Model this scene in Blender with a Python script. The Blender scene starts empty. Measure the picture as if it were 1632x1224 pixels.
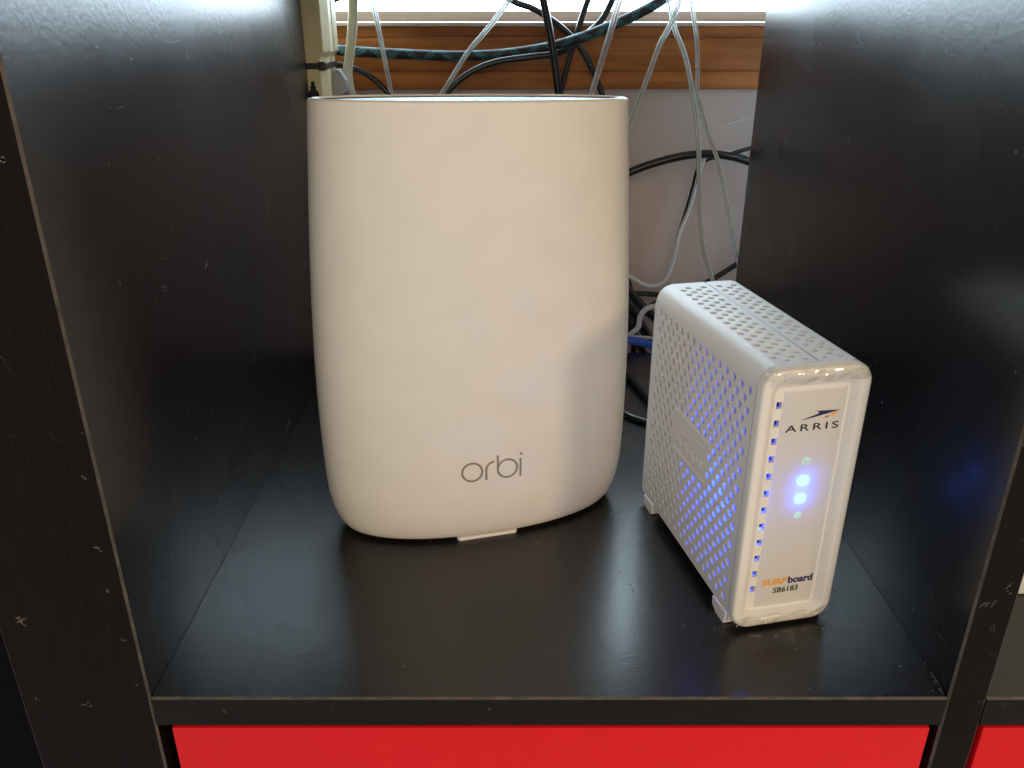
import bpy, bmesh, math, random
from math import sin, cos, pi, sqrt, radians
from mathutils import Vector, Matrix
random.seed(7)
S = 0.01                                   # everything below is written in centimetres
scene = bpy.context.scene
col = scene.collection

# ------------------------------------------------------------------ camera
FPX = 1320.0
PITCH = 23.98
cam_d = bpy.data.cameras.new('camera')
cam = bpy.data.objects.new('camera', cam_d)
col.objects.link(cam)
CAMLOC = Vector((-1.56, -26.4, 26.2))
cam.location = CAMLOC * S
cam.rotation_euler = (radians(90 - PITCH), 0, 0)
cam_d.sensor_width = 36.0
cam_d.lens = 36.0 * FPX / 1632.0
cam_d.clip_start = 0.01
cam_d.clip_end = 100
scene.camera = cam

# ------------------------------------------------------------------ light
world = bpy.data.worlds.new('World')
scene.world = world
world.use_nodes = True
bg = world.node_tree.nodes['Background']
bg.inputs['Color'].default_value = (0.86, 0.92, 1.0, 1)      # dim even light of the room
bg.inputs['Strength'].default_value = 0.42

def area_lamp(name, loc, target, size, size_y, power, colour):
    d = bpy.data.lights.new(name, 'AREA')
    d.shape = 'RECTANGLE'
    d.size = size * S
    d.size_y = size_y * S
    d.energy = power
    d.color = colour
    o = bpy.data.objects.new(name, d)
    col.objects.link(o)
    o.location = Vector(loc) * S
    o.rotation_euler = (Vector(target) - Vector(loc)).to_track_quat('-Z', 'Y').to_euler()
    return o
area_lamp('room_lamp', (118, -125, 48), (0, 14, 10), 24, 24, 6.8, (1.0, 0.73, 0.39))
area_lamp('ceiling_lamp', (15, -190, 85), (0, 14, 8), 110, 80, 13.2, (1.0, 0.735, 0.40))
WINDOW_GLOW = 10.5

scene.view_settings.view_transform = 'Standard'
scene.view_settings.look = 'None'
scene.view_settings.exposure = 0.12
scene.view_settings.gamma = 1
scene.view_settings.use_curve_mapping = False
scene.render.engine = 'CYCLES'
scene.cycles.max_bounces = 8
scene.cycles.transparent_max_bounces = 12
scene.cycles.sample_clamp_indirect = 4

# ------------------------------------------------------------------ materials
def srgb(r, g, b):
    f = lambda v: (v / 255 / 12.92) if v / 255 <= 0.04045 else ((v / 255 + 0.055) / 1.055) ** 2.4
    return (f(r), f(g), f(b), 1)

class NT:
    def __init__(self, name):
        self.m = bpy.data.materials.new(name)
        self.m.use_nodes = True
        self.t = self.m.node_tree
        self.p = self.t.nodes['Principled BSDF']
        self.out = self.t.nodes['Material Output']
    def n(self, kind, **kw):
        x = self.t.nodes.new(kind)
        for k, v in kw.items():
            if k.startswith('i_'):
                x.inputs[k[2:].replace('_', ' ')].default_value = v
            else:
                setattr(x, k, v)
        return x
    def l(self, a, b):
        self.t.links.new(a, b)
    def math(self, op, a, b=None, c=None):
        x = self.n('ShaderNodeMath', operation=op)
        for i, v in enumerate((a, b, c)):
            if v is None:
                continue
            if isinstance(v, (int, float)):
                x.inputs[i].default_value = v
            else:
                self.l(v, x.inputs[i])
        return x.outputs[0]
    def ramp(self, src, stops):
        x = self.n('ShaderNodeValToRGB')
        e = x.color_ramp.elements
        while len(e) < len(stops):
            e.new(0.5)
        for q, (pos, c) in zip(e, stops):
            q.position = pos
            q.color = c if len(c) == 4 else (*c, 1)
        self.l(src, x.inputs[0])
        return x.outputs[0]
    def mix(self, f, a, b):
        x = self.n('ShaderNodeMix', data_type='RGBA')
        for i, v in ((0, f), (6, a), (7, b)):
            if isinstance(v, (int, float)):
                x.inputs[i].default_value = v
            elif isinstance(v, tuple):
                x.inputs[i].default_value = v
            else:
                self.l(v, x.inputs[i])
        return x.outputs[2]
    def coords(self, scale=(1, 1, 1), rot=(0, 0, 0), kind='Object'):
        t = self.n('ShaderNodeTexCoord')
        mp = self.n('ShaderNodeMapping')
        mp.inputs['Scale'].default_value = scale
        mp.inputs['Rotation'].default_value = rot
        self.l(t.outputs[kind], mp.inputs[0])
        return mp.outputs[0]
    def noise(self, co, scale, detail=3, rough=0.5):
        x = self.n('ShaderNodeTexNoise')
        x.inputs['Scale'].default_value = scale
        x.inputs['Detail'].default_value = detail
        x.inputs['Roughness'].default_value = rough
        self.l(co, x.inputs['Vector'])
        return x.outputs['Fac']
    def bump(self, h, strength, dist):
        x = self.n('ShaderNodeBump')
        x.inputs['Strength'].default_value = strength
        x.inputs['Distance'].default_value = dist
        self.l(h, x.inputs['Height'])
        self.l(x.outputs[0], self.p.inputs['Normal'])
    def set(self, name, v):
        if isinstance(v, (int, float, tuple)):
            self.p.inputs[name].default_value = v
        else:
            self.l(v, self.p.inputs[name])

def plain(name, colour, rough=0.5, metal=0, var=0.06, bump=0.0, bscale=900, spec=0.5):
    """one colour with faint mottling, roughness variation and fine relief"""
    k = NT(name)
    co = k.coords()
    n1 = k.noise(co, 60, 4)
    d = tuple(c * (1 - var) for c in colour[:3]) + (1,)
    b = tuple(min(1, c * (1 + var)) for c in colour[:3]) + (1,)
    k.set('Base Color', k.ramp(n1, [(0.3, d), (0.7, b)]))
    k.set('Roughness', k.math('ADD', k.math('MULTIPLY', k.noise(co, 140, 3), 0.14), rough - 0.07))
    k.set('Metallic', metal)
    k.set('Specular IOR Level', spec)
    if bump:
        k.bump(k.noise(co, bscale, 2), bump, 0.0005)
    return k.m

def laminate(name, colour, rough, grain, dust=1.0, spec=0.5, brown=None, bump=0.22):
    """black-brown foil with a pressed grain, handling smears, dust specks and hair scratches"""
    k = NT(name)
    co = k.coords()
    gr = k.coords(scale=grain)
    big = k.noise(co, 9, 3)
    g1 = k.noise(gr, 420, 3, 0.6)
    base = k.mix(k.ramp(g1, [(0.35, (0, 0, 0)), (0.75, (1, 1, 1))]), colour, brown or tuple(c * 1.5 for c in colour[:3]) + (1,))
    vo = k.n('ShaderNodeTexVoronoi', feature='F1')
    vo.inputs['Scale'].default_value = 190
    k.l(co, vo.inputs['Vector'])
    size = k.math('MULTIPLY', k.ramp(k.noise(co, 210, 1), [(0.55, (0, 0, 0)), (0.72, (1, 1, 1))]), 0.17)
    speck = k.math('LESS_THAN', vo.outputs['Distance'], size)
    patch = k.ramp(k.noise(co, 14, 3), [(0.46, (0, 0, 0)), (0.68, (1, 1, 1))])
    speck = k.math('MULTIPLY', k.math('MULTIPLY', speck, patch), 0.55 * dust)
    # hair scratches: thin level lines of a stretched noise, broken up by another
    sc = k.noise(k.coords(scale=(1, 0.25, 1), rot=(0.5, 0.9, 0.4)), 55, 1)
    line = k.math('LESS_THAN', k.math('ABSOLUTE', k.math('SUBTRACT', sc, 0.5)), 0.0016)
    brk = k.math('GREATER_THAN', k.noise(co, 75, 2), 0.63)
    mark = k.math('MULTIPLY', k.math('MULTIPLY', line, brk), 0.18 * dust)
    tot = k.math('MINIMUM', k.math('ADD', speck, mark), 1.0)
    k.set('Base Color', k.mix(tot, base, (0.30, 0.29, 0.28, 1)))
    r = k.math('ADD', k.math('MULTIPLY', big, 0.16), rough - 0.08)
    k.set('Roughness', k.math('ADD', r, k.math('MULTIPLY', tot, 0.4)))
    k.set('Specular IOR Level', spec)
    k.bump(k.math('ADD', k.noise(gr, 700, 2), k.math('MULTIPLY', k.noise(co, 260, 2), 0.6)), bump, 0.0004)
    return k.m

M = {}
M['panel'] = laminate('black_brown_foil', (0.0065, 0.0058, 0.0062, 1), 0.27, (1, 0.6, 0.6), 0.6, 0.48, None, 0.12)
M['shelf'] = laminate('black_brown_shelf_foil', (0.0065, 0.0058, 0.0060, 1), 0.27, (0.35, 1, 1), 0.9, 0.64, None, 0.12)
M['edge'] = laminate('black_brown_edge_band', (0.0060, 0.0040, 0.0034, 1), 0.6, (2.0, 2.0, 0.08), 0.6, 0.10, (0.012, 0.0075, 0.006, 1))
M['edge_h'] = laminate('black_brown_edge_band_lying', (0.008, 0.0062, 0.0056, 1), 0.55, (0.08, 2.0, 2.0), 0.6, 0.14, (0.015, 0.011, 0.0095, 1))

def worn(name):
    k = NT(name)
    co = k.coords()
    n = k.noise(co, 120, 4, 0.7)
    k.set('Base Color', k.ramp(n, [(0.3, (0.025, 0.018, 0.013)), (0.6, (0.085, 0.066, 0.046)), (0.85, (0.14, 0.11, 0.078))]))
    k.set('Roughness', 0.55)
    return k.m
M['worn'] = worn('rubbed_board_edge')
M['scuff'] = plain('pale_scuff', (0.11, 0.085, 0.06, 1), 0.7, var=0.3)
M['scratch'] = plain('grey_scratch', (0.13, 0.13, 0.135, 1), 0.6, var=0.3)
M['black_gap'] = plain('dark_backdrop', (0.004, 0.003, 0.003, 1), 0.8, spec=0.08)
M['red'] = plain('red_lacquer', (0.74, 0.009, 0.012, 1), 0.34, var=0.03, spec=0.25, bump=0.03, bscale=200)
M['white_plastic'] = plain('white_satin_plastic', (0.80, 0.775, 0.735, 1), 0.42, var=0.022, bump=0.09, bscale=1100)
M['router_top'] = plain('slate_gloss_plastic', (0.10, 0.14, 0.19, 1), 0.45, spec=0.15, var=0.01)
M['router_ring'] = plain('smoky_ring_plastic', (0.10, 0.115, 0.12, 1), 0.25)
def specked(m):
    """a few tiny dark nicks and dust grains on the shell"""
    k = NT.__new__(NT); k.m = m; k.t = m.node_tree; k.p = k.t.nodes['Principled BSDF']; k.out = k.t.nodes['Material Output']
    src = k.p.inputs['Base Color'].links[0].from_socket
    co = k.coords()
    vo = k.n('ShaderNodeTexVoronoi', feature='F1'); vo.inputs['Scale'].default_value = 55
    k.l(co, vo.inputs['Vector'])
    sp = k.math('LESS_THAN', vo.outputs['Distance'], k.math('MULTIPLY', k.ramp(k.noise(co, 60, 1), [(0.60, (0, 0, 0)), (0.74, (1, 1, 1))]), 0.05))
    k.set('Base Color', k.mix(k.math('MULTIPLY', sp, 0.5), src, (0.18, 0.14, 0.10, 1)))
specked(M['white_plastic'])
M['logo_grey'] = plain('grey_print', (0.27, 0.235, 0.195, 1), 0.35)
M['modem'] = plain('white_matt_plastic', (0.80, 0.79, 0.785, 1), 0.45, var=0.012, bump=0.05, bscale=1800)
M['bezel'] = plain('white_bezel_plastic', (0.82, 0.79, 0.74, 1), 0.30, var=0.012)
M['seam'] = plain('seam_shadow_gap', (0.12, 0.12, 0.13, 1), 0.7)
M['ink'] = plain('black_ink', (0.016, 0.012, 0.012, 1), 0.4)
M['ink_navy'] = plain('navy_ink', (0.020, 0.018, 0.10, 1), 0.4)
M['ink_orange'] = plain('orange_ink', (0.95, 0.42, 0.05, 1), 0.4)
M['ink_red'] = plain('orange_red_ink', (0.62, 0.12, 0.05, 1), 0.4)
M['pcb'] = plain('dark_circuit_board', (0.06, 0.07, 0.11, 1), 0.6)
M['board'] = plain('pale_inner_wall', (0.62, 0.62, 0.62, 1), 0.6)
M['beige'] = plain('beige_plastic', (0.50, 0.44, 0.27, 1), 0.45, var=0.03)
M['beige_cord'] = plain('ivory_cord', (0.62, 0.61, 0.48, 1), 0.38, var=0.03)
M['grey_plug'] = plain('grey_plug_plastic', (0.30, 0.31, 0.33, 1), 0.45)
M['black_pvc'] = plain('black_pvc', (0.010, 0.010, 0.011, 1), 0.30, var=0.1)
M['black_hole'] = plain('slot_dark', (0.004, 0.004, 0.004, 1), 0.8)
M['white_pvc'] = plain('white_pvc', (0.66, 0.69, 0.74, 1), 0.35)
M['blue_pvc'] = plain('blue_pvc', (0.04, 0.13, 0.66, 1), 0.35)
M['white_box'] = plain('white_card', (0.75, 0.76, 0.74, 1), 0.5)

def clear_wire(name, core):
    k = NT(name)
    co = k.coords()
    k.set('Base Color', k.ramp(k.noise(co, 160, 3), [(0.3, tuple(c * 0.75 for c in core[:3])), (0.7, core[:3])]))
    k.set('Roughness', 0.28)
    k.set('Transmission Weight', 0.45)
    k.set('IOR', 1.25)
    k.set('Coat Weight', 0.8)
    k.set('Coat Roughness', 0.12)
    return k.m
M['tinned'] = clear_wire('clear_pvc_over_tinned_strand', (0.84, 0.87, 0.87, 1))
M['copper'] = clear_wire('clear_pvc_over_copper_strand', (0.78, 0.64, 0.56, 1))
M['greenish'] = clear_wire('clear_pvc_yellowed', (0.80, 0.81, 0.73, 1))

def braid():
    k = NT('black_teal_braid')
    uv = k.n('ShaderNodeUVMap')
    sp = k.n('ShaderNodeSeparateXYZ')
    k.l(uv.outputs[0], sp.inputs[0])
    u, v = sp.outputs[0], sp.outputs[1]             # u round the sleeve, v along it in cm
    w = k.math('MULTIPLY', v, 0.36)
    def band(sign):
        f = k.math('FRACT', k.math('ADD', k.math('MULTIPLY', u, float(sign)), w))
        return k.math('LESS_THAN', f, 0.26)
    zone = k.math('MAXIMUM', band(1), band(-1))
    dash = k.math('LESS_THAN', k.math('FRACT', k.math('ADD', k.math('MULTIPLY', v, 4.2), k.math('MULTIPLY', u, 8.0))), 0.5)
    dash2 = k.math('LESS_THAN', k.math('FRACT', k.math('SUBTRACT', k.math('MULTIPLY', v, 4.2), k.math('MULTIPLY', u, 8.0))), 0.55)
    f = k.math('MULTIPLY', zone, k.math('MULTIPLY', dash, dash2))
    k.set('Base Color', k.mix(f, (0.008, 0.009, 0.011, 1), (0.07, 0.33, 0.38, 1)))
    k.set('Roughness', 0.5)
    k.bump(k.math('MULTIPLY', dash, dash2), 0.4, 0.0004)
    return k.m
M['braid'] = braid()

def wood(name, dark, light):
    k = NT(name)
    co = k.coords(scale=(0.11, 1, 1))
    wv = k.noise(co, 70, 6, 0.62)
    fine = k.noise(k.coords(scale=(0.03, 1, 1)), 420, 3)
    c = k.ramp(wv, [(0.25, dark), (0.5, tuple((a + b) / 2 for a, b in zip(dark, light))), (0.78, light)])
    k.set('Base Color', k.mix(k.math('MULTIPLY', k.ramp(fine, [(0.5, (0, 0, 0)), (0.75, (1, 1, 1))]), 0.45), c, (*[d * 0.7 for d in dark], 1)))
    k.set('Roughness', 0.48)
    k.set('Specular IOR Level', 0.25)
    k.bump(fine, 0.12, 0.0005)
    return k.m
M['wood'] = wood('varnished_brown_wood', (0.20, 0.055, 0.010), (0.54, 0.185, 0.040))
M['wood_pale'] = wood('faded_frame_wood', (0.46, 0.36, 0.30), (0.62, 0.51, 0.43))

def wall_mat():
    k = NT('taupe_wall_paint')
    co = k.coords()
    k.set('Base Color', k.ramp(k.noise(co, 7, 4), [(0.3, (0.50, 0.405, 0.375)), (0.7, (0.54, 0.44, 0.405))]))
    k.set('Roughness', 0.7)
    k.bump(k.noise(co, 240, 3), 0.15, 0.0008)
    return k.m
M['wall'] = wall_mat()

def glow(name, colour, strength):
    k = NT(name)
    k.set('Base Color', (*colour, 1))
    k.set('Emission Color', (*colour, 1))
    k.set('Emission Strength', strength)
    return k.m
M['sky'] = glow('bright_overcast_daylight', (0.70, 0.88, 1.0), WINDOW_GLOW)
M['led'] = glow('blue_led_window', (0.13, 0.55, 1.0), 4.2)
M['led_dim'] = glow('dim_led_window', (0.50, 0.72, 0.74), 0.30)

def mixture(name, build):
    k = NT(name)
    k.t.nodes.remove(k.p)
    build(k)
    return k.m
def _glass(k):
    a = k.n('ShaderNodeBsdfTransparent'); b = k.n('ShaderNodeBsdfGlossy', i_Roughness=0.02); m = k.n('ShaderNodeMixShader', i_Fac=0.05)
    k.l(a.outputs[0], m.inputs[1]); k.l(b.outputs[0], m.inputs[2]); k.l(m.outputs[0], k.out.inputs[0])
M['glass'] = mixture('window_glass', _glass)
def _film(k):
    co = k.coords()
    a = k.n('ShaderNodeBsdfTransparent'); b = k.n('ShaderNodeBsdfGlossy', i_Roughness=0.06); m = k.n('ShaderNodeMixShader')
    a.inputs[0].default_value = (0.97, 0.96, 0.94, 1)
    fr = k.n('ShaderNodeLayerWeight', i_Blend=0.28)
    bp = k.n('ShaderNodeBump', i_Strength=0.03, i_Distance=0.001)
    k.l(k.noise(co, 260, 2), bp.inputs['Height'])
    k.l(bp.outputs[0], b.inputs['Normal']); k.l(bp.outputs[0], fr.inputs['Normal'])
    k.l(k.math('ADD', k.math('MULTIPLY', fr.outputs['Facing'], 0.6), 0.05), m.inputs[0])
    k.l(a.outputs[0], m.inputs[1]); k.l(b.outputs[0], m.inputs[2]); k.l(m.outputs[0], k.out.inputs[0])
M['film'] = mixture('clear_protective_film', _film)
def _crease(k):
    a = k.n('ShaderNodeBsdfTransparent'); b = k.n('ShaderNodeBsdfPrincipled', i_Roughness=0.12); m = k.n('ShaderNodeMixShader', i_Fac=0.40)
    b.inputs['Base Color'].default_value = (0.9, 0.89, 0.86, 1)
    k.l(a.outputs[0], m.inputs[1]); k.l(b.outputs[0], m.inputs[2]); k.l(m.outputs[0], k.out.inputs[0])
M['film_crease'] = mixture('folded_clear_film', _crease)
def _lightpanel(k):
    co = k.coords()
    a = k.n('ShaderNodeBsdfPrincipled', i_Roughness=0.32)
    a.inputs['Base Color'].default_value = (0.80, 0.77, 0.72, 1)
    b = k.n('ShaderNodeBsdfTranslucent'); b.inputs[0].default_value = (0.8, 0.85, 0.95, 1)
    m = k.n('ShaderNodeMixShader', i_Fac=0.16)
    k.l(a.outputs[0], m.inputs[1]); k.l(b.outputs[0], m.inputs[2]); k.l(m.outputs[0], k.out.inputs[0])
M['face'] = mixture('translucent_white_faceplate', _lightpanel)

# ------------------------------------------------------------------ mesh helpers (cm in, metres out)
class MB:
    def __init__(self):
        self.v = []; self.f = []; self.mi = []; self.uv = {}
    def add(self, vs, fs, mi=0):
        o = len(self.v)
        self.v += [tuple(v) for v in vs]
        for f in fs:
            self.f.append(tuple(i + o for i in f)); self.mi.append(mi)
    def quad(self, a, b, c, d, mi=0):
        self.add([a, b, c, d], [(0, 1, 2, 3)], mi)
    def box(self, lo, hi, mi=0):
        x0, y0, z0 = lo; x1, y1, z1 = hi
        self.add([(x0, y0, z0), (x1, y0, z0), (x1, y1, z0), (x0, y1, z0), (x0, y0, z1), (x1, y0, z1), (x1, y1, z1), (x0, y1, z1)],
                 [(0, 3, 2, 1), (4, 5, 6, 7), (0, 1, 5, 4), (1, 2, 6, 5), (2, 3, 7, 6), (3, 0, 4, 7)], mi)
    def loft(self, rings, closed=True, cap0=False, cap1=False, mi=0):
        o = len(self.v); n = len(rings[0])
        for r in rings: self.v += [tuple(p) for p in r]
        for i in range(len(rings) - 1):
            for j in range(n if closed else n - 1):
                k = (j + 1) % n
                self.f.append((o + i * n + j, o + i * n + k, o + (i + 1) * n + k, o + (i + 1) * n + j)); self.mi.append(mi)
        if cap0: self.f.append(tuple(o + j for j in range(n))[::-1]); self.mi.append(mi)
        if cap1: self.f.append(tuple(o + (len(rings) - 1) * n + j for j in range(n))); self.mi.append(mi)
    def build(self, name, mats, parent=None, smooth=False, bevel=0, fix=True, segs=2, loc=None):
        me = bpy.data.meshes.new(name)
        me.from_pydata([(x * S, y * S, z * S) for x, y, z in self.v], [], self.f)
        for m in (mats if isinstance(mats, (list, tuple)) else [mats]): me.materials.append(m)
        for p, mi in zip(me.polygons, self.mi):
            p.material_index = mi; p.use_smooth = bool(smooth)
        if fix:
            bm = bmesh.new(); bm.from_mesh(me)
            bmesh.ops.remove_doubles(bm, verts=bm.verts, dist=1e-6)
            bmesh.ops.recalc_face_normals(bm, faces=bm.faces)
            if bevel:
                bmesh.ops.bevel(bm, geom=[e for e in bm.edges if len(e.link_faces) == 2 and e.calc_face_angle() > 0.5], offset=bevel * S, segments=segs, affect='EDGES', profile=0.5)
                for f in bm.faces: f.smooth = bool(smooth)
            bm.to_mesh(me); bm.free()
        if smooth and smooth is not True:
            me.set_sharp_from_angle(angle=radians(smooth))
        o = bpy.data.objects.new(name, me)
        col.objects.link(o)
        if parent: o.parent = parent
        if loc: o.location = Vector(loc) * S
        return o

def tag(o, label, cat=None, group=None, kind=None):
    if label: o['label'] = label
    if cat: o['category'] = cat
    if group: o['group'] = group
    if kind: o['kind'] = kind
    return o
def thing(name, label, cat, loc=(0, 0, 0), rz=0, group=None):
    o = bpy.data.objects.new(name, None)
    o.empty_display_size = 0.02
    col.objects.link(o)
    o.location = Vector(loc) * S
    o.rotation_euler = (0, 0, rz)
    return tag(o, label, cat, group)

# a point of the room given by where the photograph shows it and its distance y behind the shelf front
TH = radians(PITCH)
FW = Vector((0, cos(TH), -sin(TH))); UP = Vector((0, sin(TH), cos(TH)))
def at(px, py, y=None, z=None):
    r = FW + Vector((1, 0, 0)) * ((px - 816) / FPX) + UP * ((612 - py) / FPX)
    t = (y - CAMLOC.y) / r.y if y is not None else (z - CAMLOC.z) / r.z
    return CAMLOC + r * t

def spline(pts, step=0.35):
    P = [Vector(p) for p in pts]
    P = [P[0] * 2 - P[1]] + P + [P[-1] * 2 - P[-2]]
    out = []
    for i in range(1, len(P) - 2):
        a, b, c, d = P[i - 1:i + 3]
        n = max(2, int((c - b).length / step))
        for k in range(n):
            t = k / n
            out.append(0.5 * ((2 * b) + (c - a) * t + (2 * a - 5 * b + 4 * c - d) * t * t + (3 * b - a - 3 * c + d) * t ** 3))
    out.append(P[-2])
    return out
def frames(path):
    T = [(path[min(i + 1, len(path) - 1)] - path[max(i - 1, 0)]).normalized() for i in range(len(path))]
    n = T[0].cross(Vector((0, 1, 0)))
    if n.length < 1e-3: n = T[0].cross(Vector((0, 0, 1)))
    n.normalize(); res = []
    for t in T:
        n = (n - t * n.dot(t)).normalized()
        res.append((n, t.cross(n)))
    return res
def tube_mesh(name, path, r, mat, parent=None, seg=12, rb=None, off=0.0, uv=False):
    """swept tube; rb = second half-axis for a flat cord, off = sideways shift for one strand of a pair"""
    fr = frames(path); mb = MB(); rings = []
    for p, (n, b) in zip(path, fr):
        c = p + n * off
        rings.append([c + n * (r * cos(2 * pi * j / seg)) + b * ((rb or r) * sin(2 * pi * j / seg)) for j in range(seg)])
    mb.loft(rings, cap0=True, cap1=True)
    o = mb.build(name, mat, parent, smooth=60, fix=False)
    if uv:
        me = o.data; lay = me.uv_layers.new(name='UVMap')
        acc = [0.0]
        for i in range(1, len(path)): acc.append(acc[-1] + (path[i] - path[i - 1]).length)
        for poly in me.polygons:
            if len(poly.vertices) != 4: continue
            js = [vi % seg for vi in poly.vertices]
            for li, vi, j in zip(poly.loop_indices, poly.vertices, js):
                u = j / seg
                if j == 0 and max(js) == seg - 1: u = 1.0
                lay.data[li].uv = (u, acc[vi // seg])
    return o

# ------------------------------------------------------------------ wall, window, daylight
Y_WALL = 49.0
w = MB()
w.box((-120, Y_WALL, -60), (120, Y_WALL + 8, 20.9))
w.box((-120, Y_WALL, 20.9), (-62, Y_WALL + 8, 150))
w.box((62, Y_WALL, 20.9), (120, Y_WALL + 8, 150))
w.box((-62, Y_WALL, 105), (62, Y_WALL + 8, 150))
wall = tag(w.build('wall', M['wall'], fix=False), None, None, None, 'structure')
s = MB()
s.quad((-220, 130, -60), (220, 130, -60), (220, 130, 230), (-220, 130, 230))
tag(s.build('sky', M['sky'], fix=False), None, None, None, 'structure')

win = thing('window', 'brown varnished wooden window trim with daylight above it, behind the shelf', 'window', (0, Y_WALL, 20.5))
def trim(name, y0, y1, z0, z1, mat, bevel=0.1):
    b = MB(); b.box((-66, y0, z0 - 20.5), (66, y1, z1 - 20.5))
    return b.build(name, mat, win, smooth=30, bevel=bevel)
trim('apron_board', -1.30, -0.02, 20.52, 21.95, M['wood'])
trim('apron_board', -1.55, -0.02, 21.97, 24.52, M['wood'], 0.14)
trim('apron_board', -1.35, -0.02, 24.54, 25.42, M['wood'])
trim('sill', -2.10, 5.0, 25.44, 25.70, M['wood_pale'], 0.08)
trim('bottom_rail', 5.02, 7.0, 25.70, 26.55, M['wood_pale'], 0.05)
g = MB(); g.box((-60, 6.0, 6.05), (60, 6.2, 85)); g.build('pane', M['glass'], win, fix=False)
for x in (-62, 60):
    b = MB(); b.box((x, 5.02, 6.06), (x + 2, 7.0, 85)); b.build('side_rail', M['wood_pale'], win, bevel=0.05)

# ------------------------------------------------------------------ bookcase
XL, XR, DEP = -16.75, 16.75, 39.0
FT, DT, ST = 5.45, 1.65, 1.60               # frame, divider and shelf thickness
HC = 33.5
case = thing('bookcase', 'black-brown open cube bookcase with rubbed pale edges', 'bookcase', (0, 0, -HC - ST))
ZB = HC + ST
def board(name, lo, hi, mats, axis, wornside):
    """panel: foil faces, banded front, and a rubbed sharp arris along the front edges"""
    x0, y0, z0 = lo; x1, y1, z1 = hi; c = 0.09
    b = MB()
    if axis == 'z':      # standing panel: profile in x-y
        prof = [(x0, y1), (x0, y0 + c), (x0 + c, y0), (x1 - c, y0), (x1, y0 + c), (x1, y1)]
        rings = [[(x, y, z) for x, y in prof] for z in (z0 + ZB, z1 + ZB)]
    else:                # lying panel: profile in y-z
        prof = [(y1, z1), (y0 + c, z1), (y0, z1 - c), (y0, z0 + c), (y0 + c, z0), (y1, z0)]
        rings = [[(x, y, z + ZB) for y, z in prof] for x in (x0, x1)]
    o = len(b.v)
    for r in rings: b.v += r
    for j in range(6):
        k = (j + 1) % 6
        b.f.append((j, k, 6 + k, 6 + j)); b.mi.append({0: 0, 1: 2, 2: 1, 3: 2, 4: 0, 5: 0}[j])
    b.f.append(tuple(range(6))); b.mi.append(0)
    b.f.append(tuple(range(6, 12))); b.mi.append(0)
    return b.build(name, mats, case)
std = [M['panel'], M['edge'], M['worn']]
lay = [M['shelf'], M['edge_h'], M['worn']]
board('side_panel', (XL - FT, 0, -ZB), (XL, DEP, HC + 5.4), std, 'z', 1)
board('divider_panel', (XR, 0, -HC - ST), (XR + DT, DEP, HC), std, 'z', 1)
board('shelf', (XL + 0.02, 0.02, -ST), (XR - 0.02, DEP, 0), lay, 'x', 1)
board('shelf', (XR + DT + 0.02, 0.02, -ST), (XR + DT + 33.5, DEP, 0), lay, 'x', 1)
board('top_panel', (XL + 0.02, 0, HC + 0.02), (XR + DT + 33.5, DEP, HC + 5.4), lay, 'x', 1)
board('bottom_panel', (XL + 0.02, 0.3, -ZB - 5), (XR + DT + 33.5, DEP, -ZB - 0.02), lay, 'x', 1)

cb = MB(); cb.box((-70, 2.0, -40), (XL - FT - 0.5, 39, 42))  # block added to keep the area left of the frame dark
bdrop = cb.build('backdrop', M['black_gap'], None, bevel=0.1)
tag(bdrop, 'dark cabinet added just left of the bookcase to darken the bottom left corner', 'backdrop')

# worn marks on the boards (thin flakes of rubbed-off foil)
def marks(name, origin, ua, va, items, mat):
    """items: (u, v, length, width, angle) slivers lying on the plane origin + u*ua + v*va"""
    b = MB(); ua = Vector(ua); va = Vector(va); n = ua.cross(va)
    for (u, v, L, W, a) in items:
        k = 7; loop = []
        for i in range(k):
            t = 2 * pi * i / k
            e = random.uniform(0.55, 1.1)
            du = L * e * cos(t); dv = W * e * sin(t)
            loop.append(Vector(origin) + ua * (u + du * cos(a) - dv * sin(a)) + va * (v + du * sin(a) + dv * cos(a)))
        b.add(loop, [tuple(range(k))])
    return tag(b.build(name, mat, case, fix=False), None, None, None, 'stuff')
def cluster(u, v, n, sp, L, W, a):
    return [(u + random.gauss(0, sp), v + random.gauss(0, sp), L * random.uniform(0.3, 1), W * random.uniform(0.4, 1), a + random.gauss(0, 0.5)) for _ in range(n)]
def on_front(px, py): p = at(px, py, y=0); return p.x, p.z
def on_floor(px, py): p = at(px, py, z=0); return p.x, p.y
def on_side(px, py, x):
    r = FW + Vector((1, 0, 0)) * ((px - 816) / FPX) + UP * ((612 - py) / FPX)
    p = CAMLOC + r * ((x - CAMLOC.x) / r.x); return p.y, p.z
FR = ((0, -0.004, ZB), (1, 0, 0), (0, 0, 1))
it = []
for px, py, n, sp, L, W, a in [(32, 988, 7, .12, .30, .05, .1), (155, 873, 4, .08, .12, .06, .2), (170, 942, 2, .05, .1, .05, 0), (197, 1021, 2, .03, .25, .02, 0),
                               (140, 1121, 6, .1, .15, .04, .2), (133, 762, 3, .05, .1, .04, 0), (4, 255, 5, .08, .15, .1, 1.2), (57, 1112, 4, .12, .06, .04, 0), (215, 1088, 3, .05, .12, .03, .2),
                               (357, 1135, 2, .04, .08, .05, 1)]:
    u, v = on_front(px, py); it += cluster(u, v, n, sp, L, W, a)
for px, py, n, sp, L, W, a in [(1576, 965, 9, .14, .22, .025, 1.0), (1608, 938, 7, .12, .14, .03, 1.1), (1585, 1000, 3, .1, .3, .012, 1.2), (1566, 1120, 3, .08, .1, .02, .9)]:
    u, v = on_front(px, py); it += cluster(u, v, n, sp, L, W, a)
marks('scuff', *FR, it, M['scuff'])
it = []
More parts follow.
